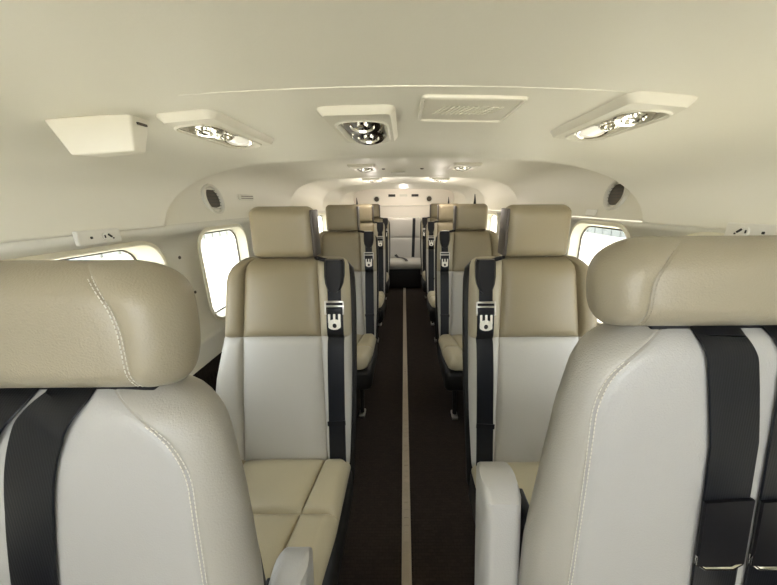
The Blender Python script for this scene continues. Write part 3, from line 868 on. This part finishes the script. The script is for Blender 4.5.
# placard over the right window
bm = bmesh.new(); vs = box(bm, (0, 0, 0), (0.075, 0.026, 0.003), 0.001, seg=1); bmesh.ops.transform(bm, matrix=wall_frame(1, 0.812, 1.345, 1.205) @ Matrix.Rotation(-.25, 4, 'X'), verts=vs)
tag(link('window_placard', bm, M['white']), 'small pale placard above the window beside the first right passenger seat', 'placard')
# screws on the left wall between the two forward windows
for (yy, z, w) in ((1.06, 1.07, 'upper'), (1.10, 0.93, 'lower')):
    bm = bmesh.new(); lathe(bm, [(0.006, 0), (0.0055, 0.002), (0.002, 0.003), (0.001, 0.002)], wall_frame(-1, 0.7995, yy, z), 14)
    tag(link('wall_screw', bm, M['mesh']), w + ' small dark screw head on the left wall between the two forward windows', 'screw', 'screws in the left wall')
# small hooks / screws on aft ceiling
for x, w in ((-0.13, 'left'), (0.12, 'right')):
    bm = bmesh.new(); lathe(bm, [(0.012, 0), (0.011, 0.004), (0.004, 0.006), (0.001, 0.005)], ceil_frame(x, 2.1, 0.022), 14)
    tag(link('ceiling_button', bm, M['mesh']), 'tiny round fastener on the headliner between the two distant air units, %s one' % w, 'fastener', 'fasteners in the aft headliner')
root = bmesh.new(); vs = box(root, (0, 0, 0), (0.10, 0.10, 0.003), 0.001); bmesh.ops.transform(root, matrix=ceil_frame(-0.04, 2.30, 0.014), verts=vs)
tag(link('ceiling_placard', root, M['wall']), 'tiny grey placard on the headliner above the aisle', 'placard')

# ------------------------------------------------------------------ outside
bm = bmesh.new(); box(bm, (0, 5, -1.05), (120, 120, 0.1))
tag(link('ground', bm, M['concrete'], smooth=False), 'sunlit pale concrete apron outside', kind='structure')
def hangar(name, x, y0, y1, sgn, label, extra):
    root = empty(name, (x, (y0 + y1) / 2, -1.0)); L = y1 - y0
    bm = bmesh.new(); box(bm, (-sgn * -3, 0, 3.0), (6, L, 6.0))
    for i in range(int(L / 0.9)): box(bm, (-sgn * 0.03, -L / 2 + 0.45 + i * 0.9, 3.0), (0.06, 0.05, 6.0))
    link('wall', bm, M['hangar'], root, smooth=False)
    extra(root, L)
    tag(root, label, 'building')
def exl(root, L):
    for i in range(4):
        bm = bmesh.new(); box(bm, (0.08, -L / 2 + 13.3 + i * 1.0, 1.0), (0.10, 0.45, 2.0)); tag(link('door_stripe', bm, M['red'], root, smooth=False), 'red painted stripe')
    bm = bmesh.new(); box(bm, (0.1, -L / 2 + 18.2, 1.1), (0.2, 0.8, 2.2)); link('door_post', bm, M['grey'], root, smooth=False)
def exr(root, L):
    bm = bmesh.new(); box(bm, (-0.1, -L / 2 + 21.6, 1.35), (0.2, 1.0, 1.3)); tag(link('window', bm, M['blue'], root, smooth=False), 'blue window')
hangar('airport_building', -13.5, -6, 46, -1, 'pale building with red striped doors seen through the left windows', exl)
hangar('airport_building', 14.0, -6, 46, 1, 'pale building with a small blue window seen through the right windows', exr)

# ------------------------------------------------------------------ light
w = bpy.data.worlds.new('sky'); bpy.context.scene.world = w; w.use_nodes = True
bg = w.node_tree.nodes['Background']; bg.inputs['Color'].default_value = (0.93, 0.97, 1.0, 1); bg.inputs['Strength'].default_value = 5
def area(name, loc, rot, sx, sy, p, col=(1, 1, 1)):
    l = bpy.data.lights.new(name, 'AREA'); l.shape = 'RECTANGLE'; l.size = sx; l.size_y = sy; l.energy = p; l.color = col
    o = bpy.data.objects.new(name, l); COL.objects.link(o); o.location = loc; o.rotation_euler = rot; return o
for sd in ():
    for (ya, yb, za, zb, r) in WIN[sd]:
        area('window_daylight', (sd * 0.93, (ya + yb) / 2, (za + zb) / 2 + .02), (0, sd * PI / 2, 0), zb - za, yb - ya, 3.2, (1, 0.97, 0.92))
# daylight through the windshield behind the camera
0 and area('windshield_daylight', (0, -0.9, 1.35), (math.radians(82), 0, 0), 1.5, 0.7, 9, (1, 0.97, 0.92))
service_unit(-0.30, 3.05, 0.17, 0.28, 0.11, 0.20, 0.0, 'overhead air and light unit added for a fill lamp, above the third left passenger seat', bayf=0.030)  # this and the next two units are added to carry fill lamps
service_unit(0.0, 4.62, 0.20, 0.28, 0.13, 0.20, 0.0, 'rearmost overhead light unit, added for a fill lamp, in the middle of the headliner, above the single aft seat', bayf=0.036)
service_unit(0.34, 3.05, 0.17, 0.28, 0.11, 0.20, 0.0, 'overhead air and light unit added for a fill lamp, above the third right passenger seat', bayf=0.030)
for x, yy, p in ((-0.25, 2.05, 0.12), (0.37, 2.0, 0.12), (-0.30, 3.05, 0.9), (0.34, 3.05, 0.9), (0.0, 4.62, 2.2)):  # added fill lights at the overhead units, to brighten the aft cabin
    l = bpy.data.lights.new('aft_cabin_fill', 'POINT'); l.energy = p * 1.3; l.shadow_soft_size = 0.04; l.color = (1, 0.90, 0.82)
    o = bpy.data.objects.new('aft_cabin_fill', l); COL.objects.link(o); o.location = (x, yy, 1.35)
s = bpy.data.lights.new('sun', 'SUN'); s.energy = 12; s.angle = 0.02; s.color = (1, 0.93, 0.8)
so = bpy.data.objects.new('sun', s); COL.objects.link(so); so.rotation_euler = (math.radians(-32), math.radians(22), 0)

# ------------------------------------------------------------------ camera
F = 300.0; pitch = math.atan(89.5 / F)
cam = bpy.data.cameras.new('camera'); cam.sensor_fit = 'HORIZONTAL'; cam.sensor_width = 36; cam.lens = 36 * F / 777
cam.shift_x = -16 / 777; cam.clip_start = 0.02
co = bpy.data.objects.new('camera', cam); COL.objects.link(co)
co.matrix_world = Matrix.Translation((0, 0, EYE)) @ Matrix.Rotation(PI / 2 - pitch, 4, 'X') @ Matrix.Rotation(math.radians(-0.45), 4, 'Z')
sc = bpy.context.scene; sc.camera = co
vs_ = sc.view_settings; vs_.view_transform = 'Standard'; vs_.look = 'None'; vs_.gamma = 1; vs_.use_curve_mapping = False; vs_.exposure = 1.32
sc.cycles.max_bounces = 10; sc.cycles.diffuse_bounces = 6
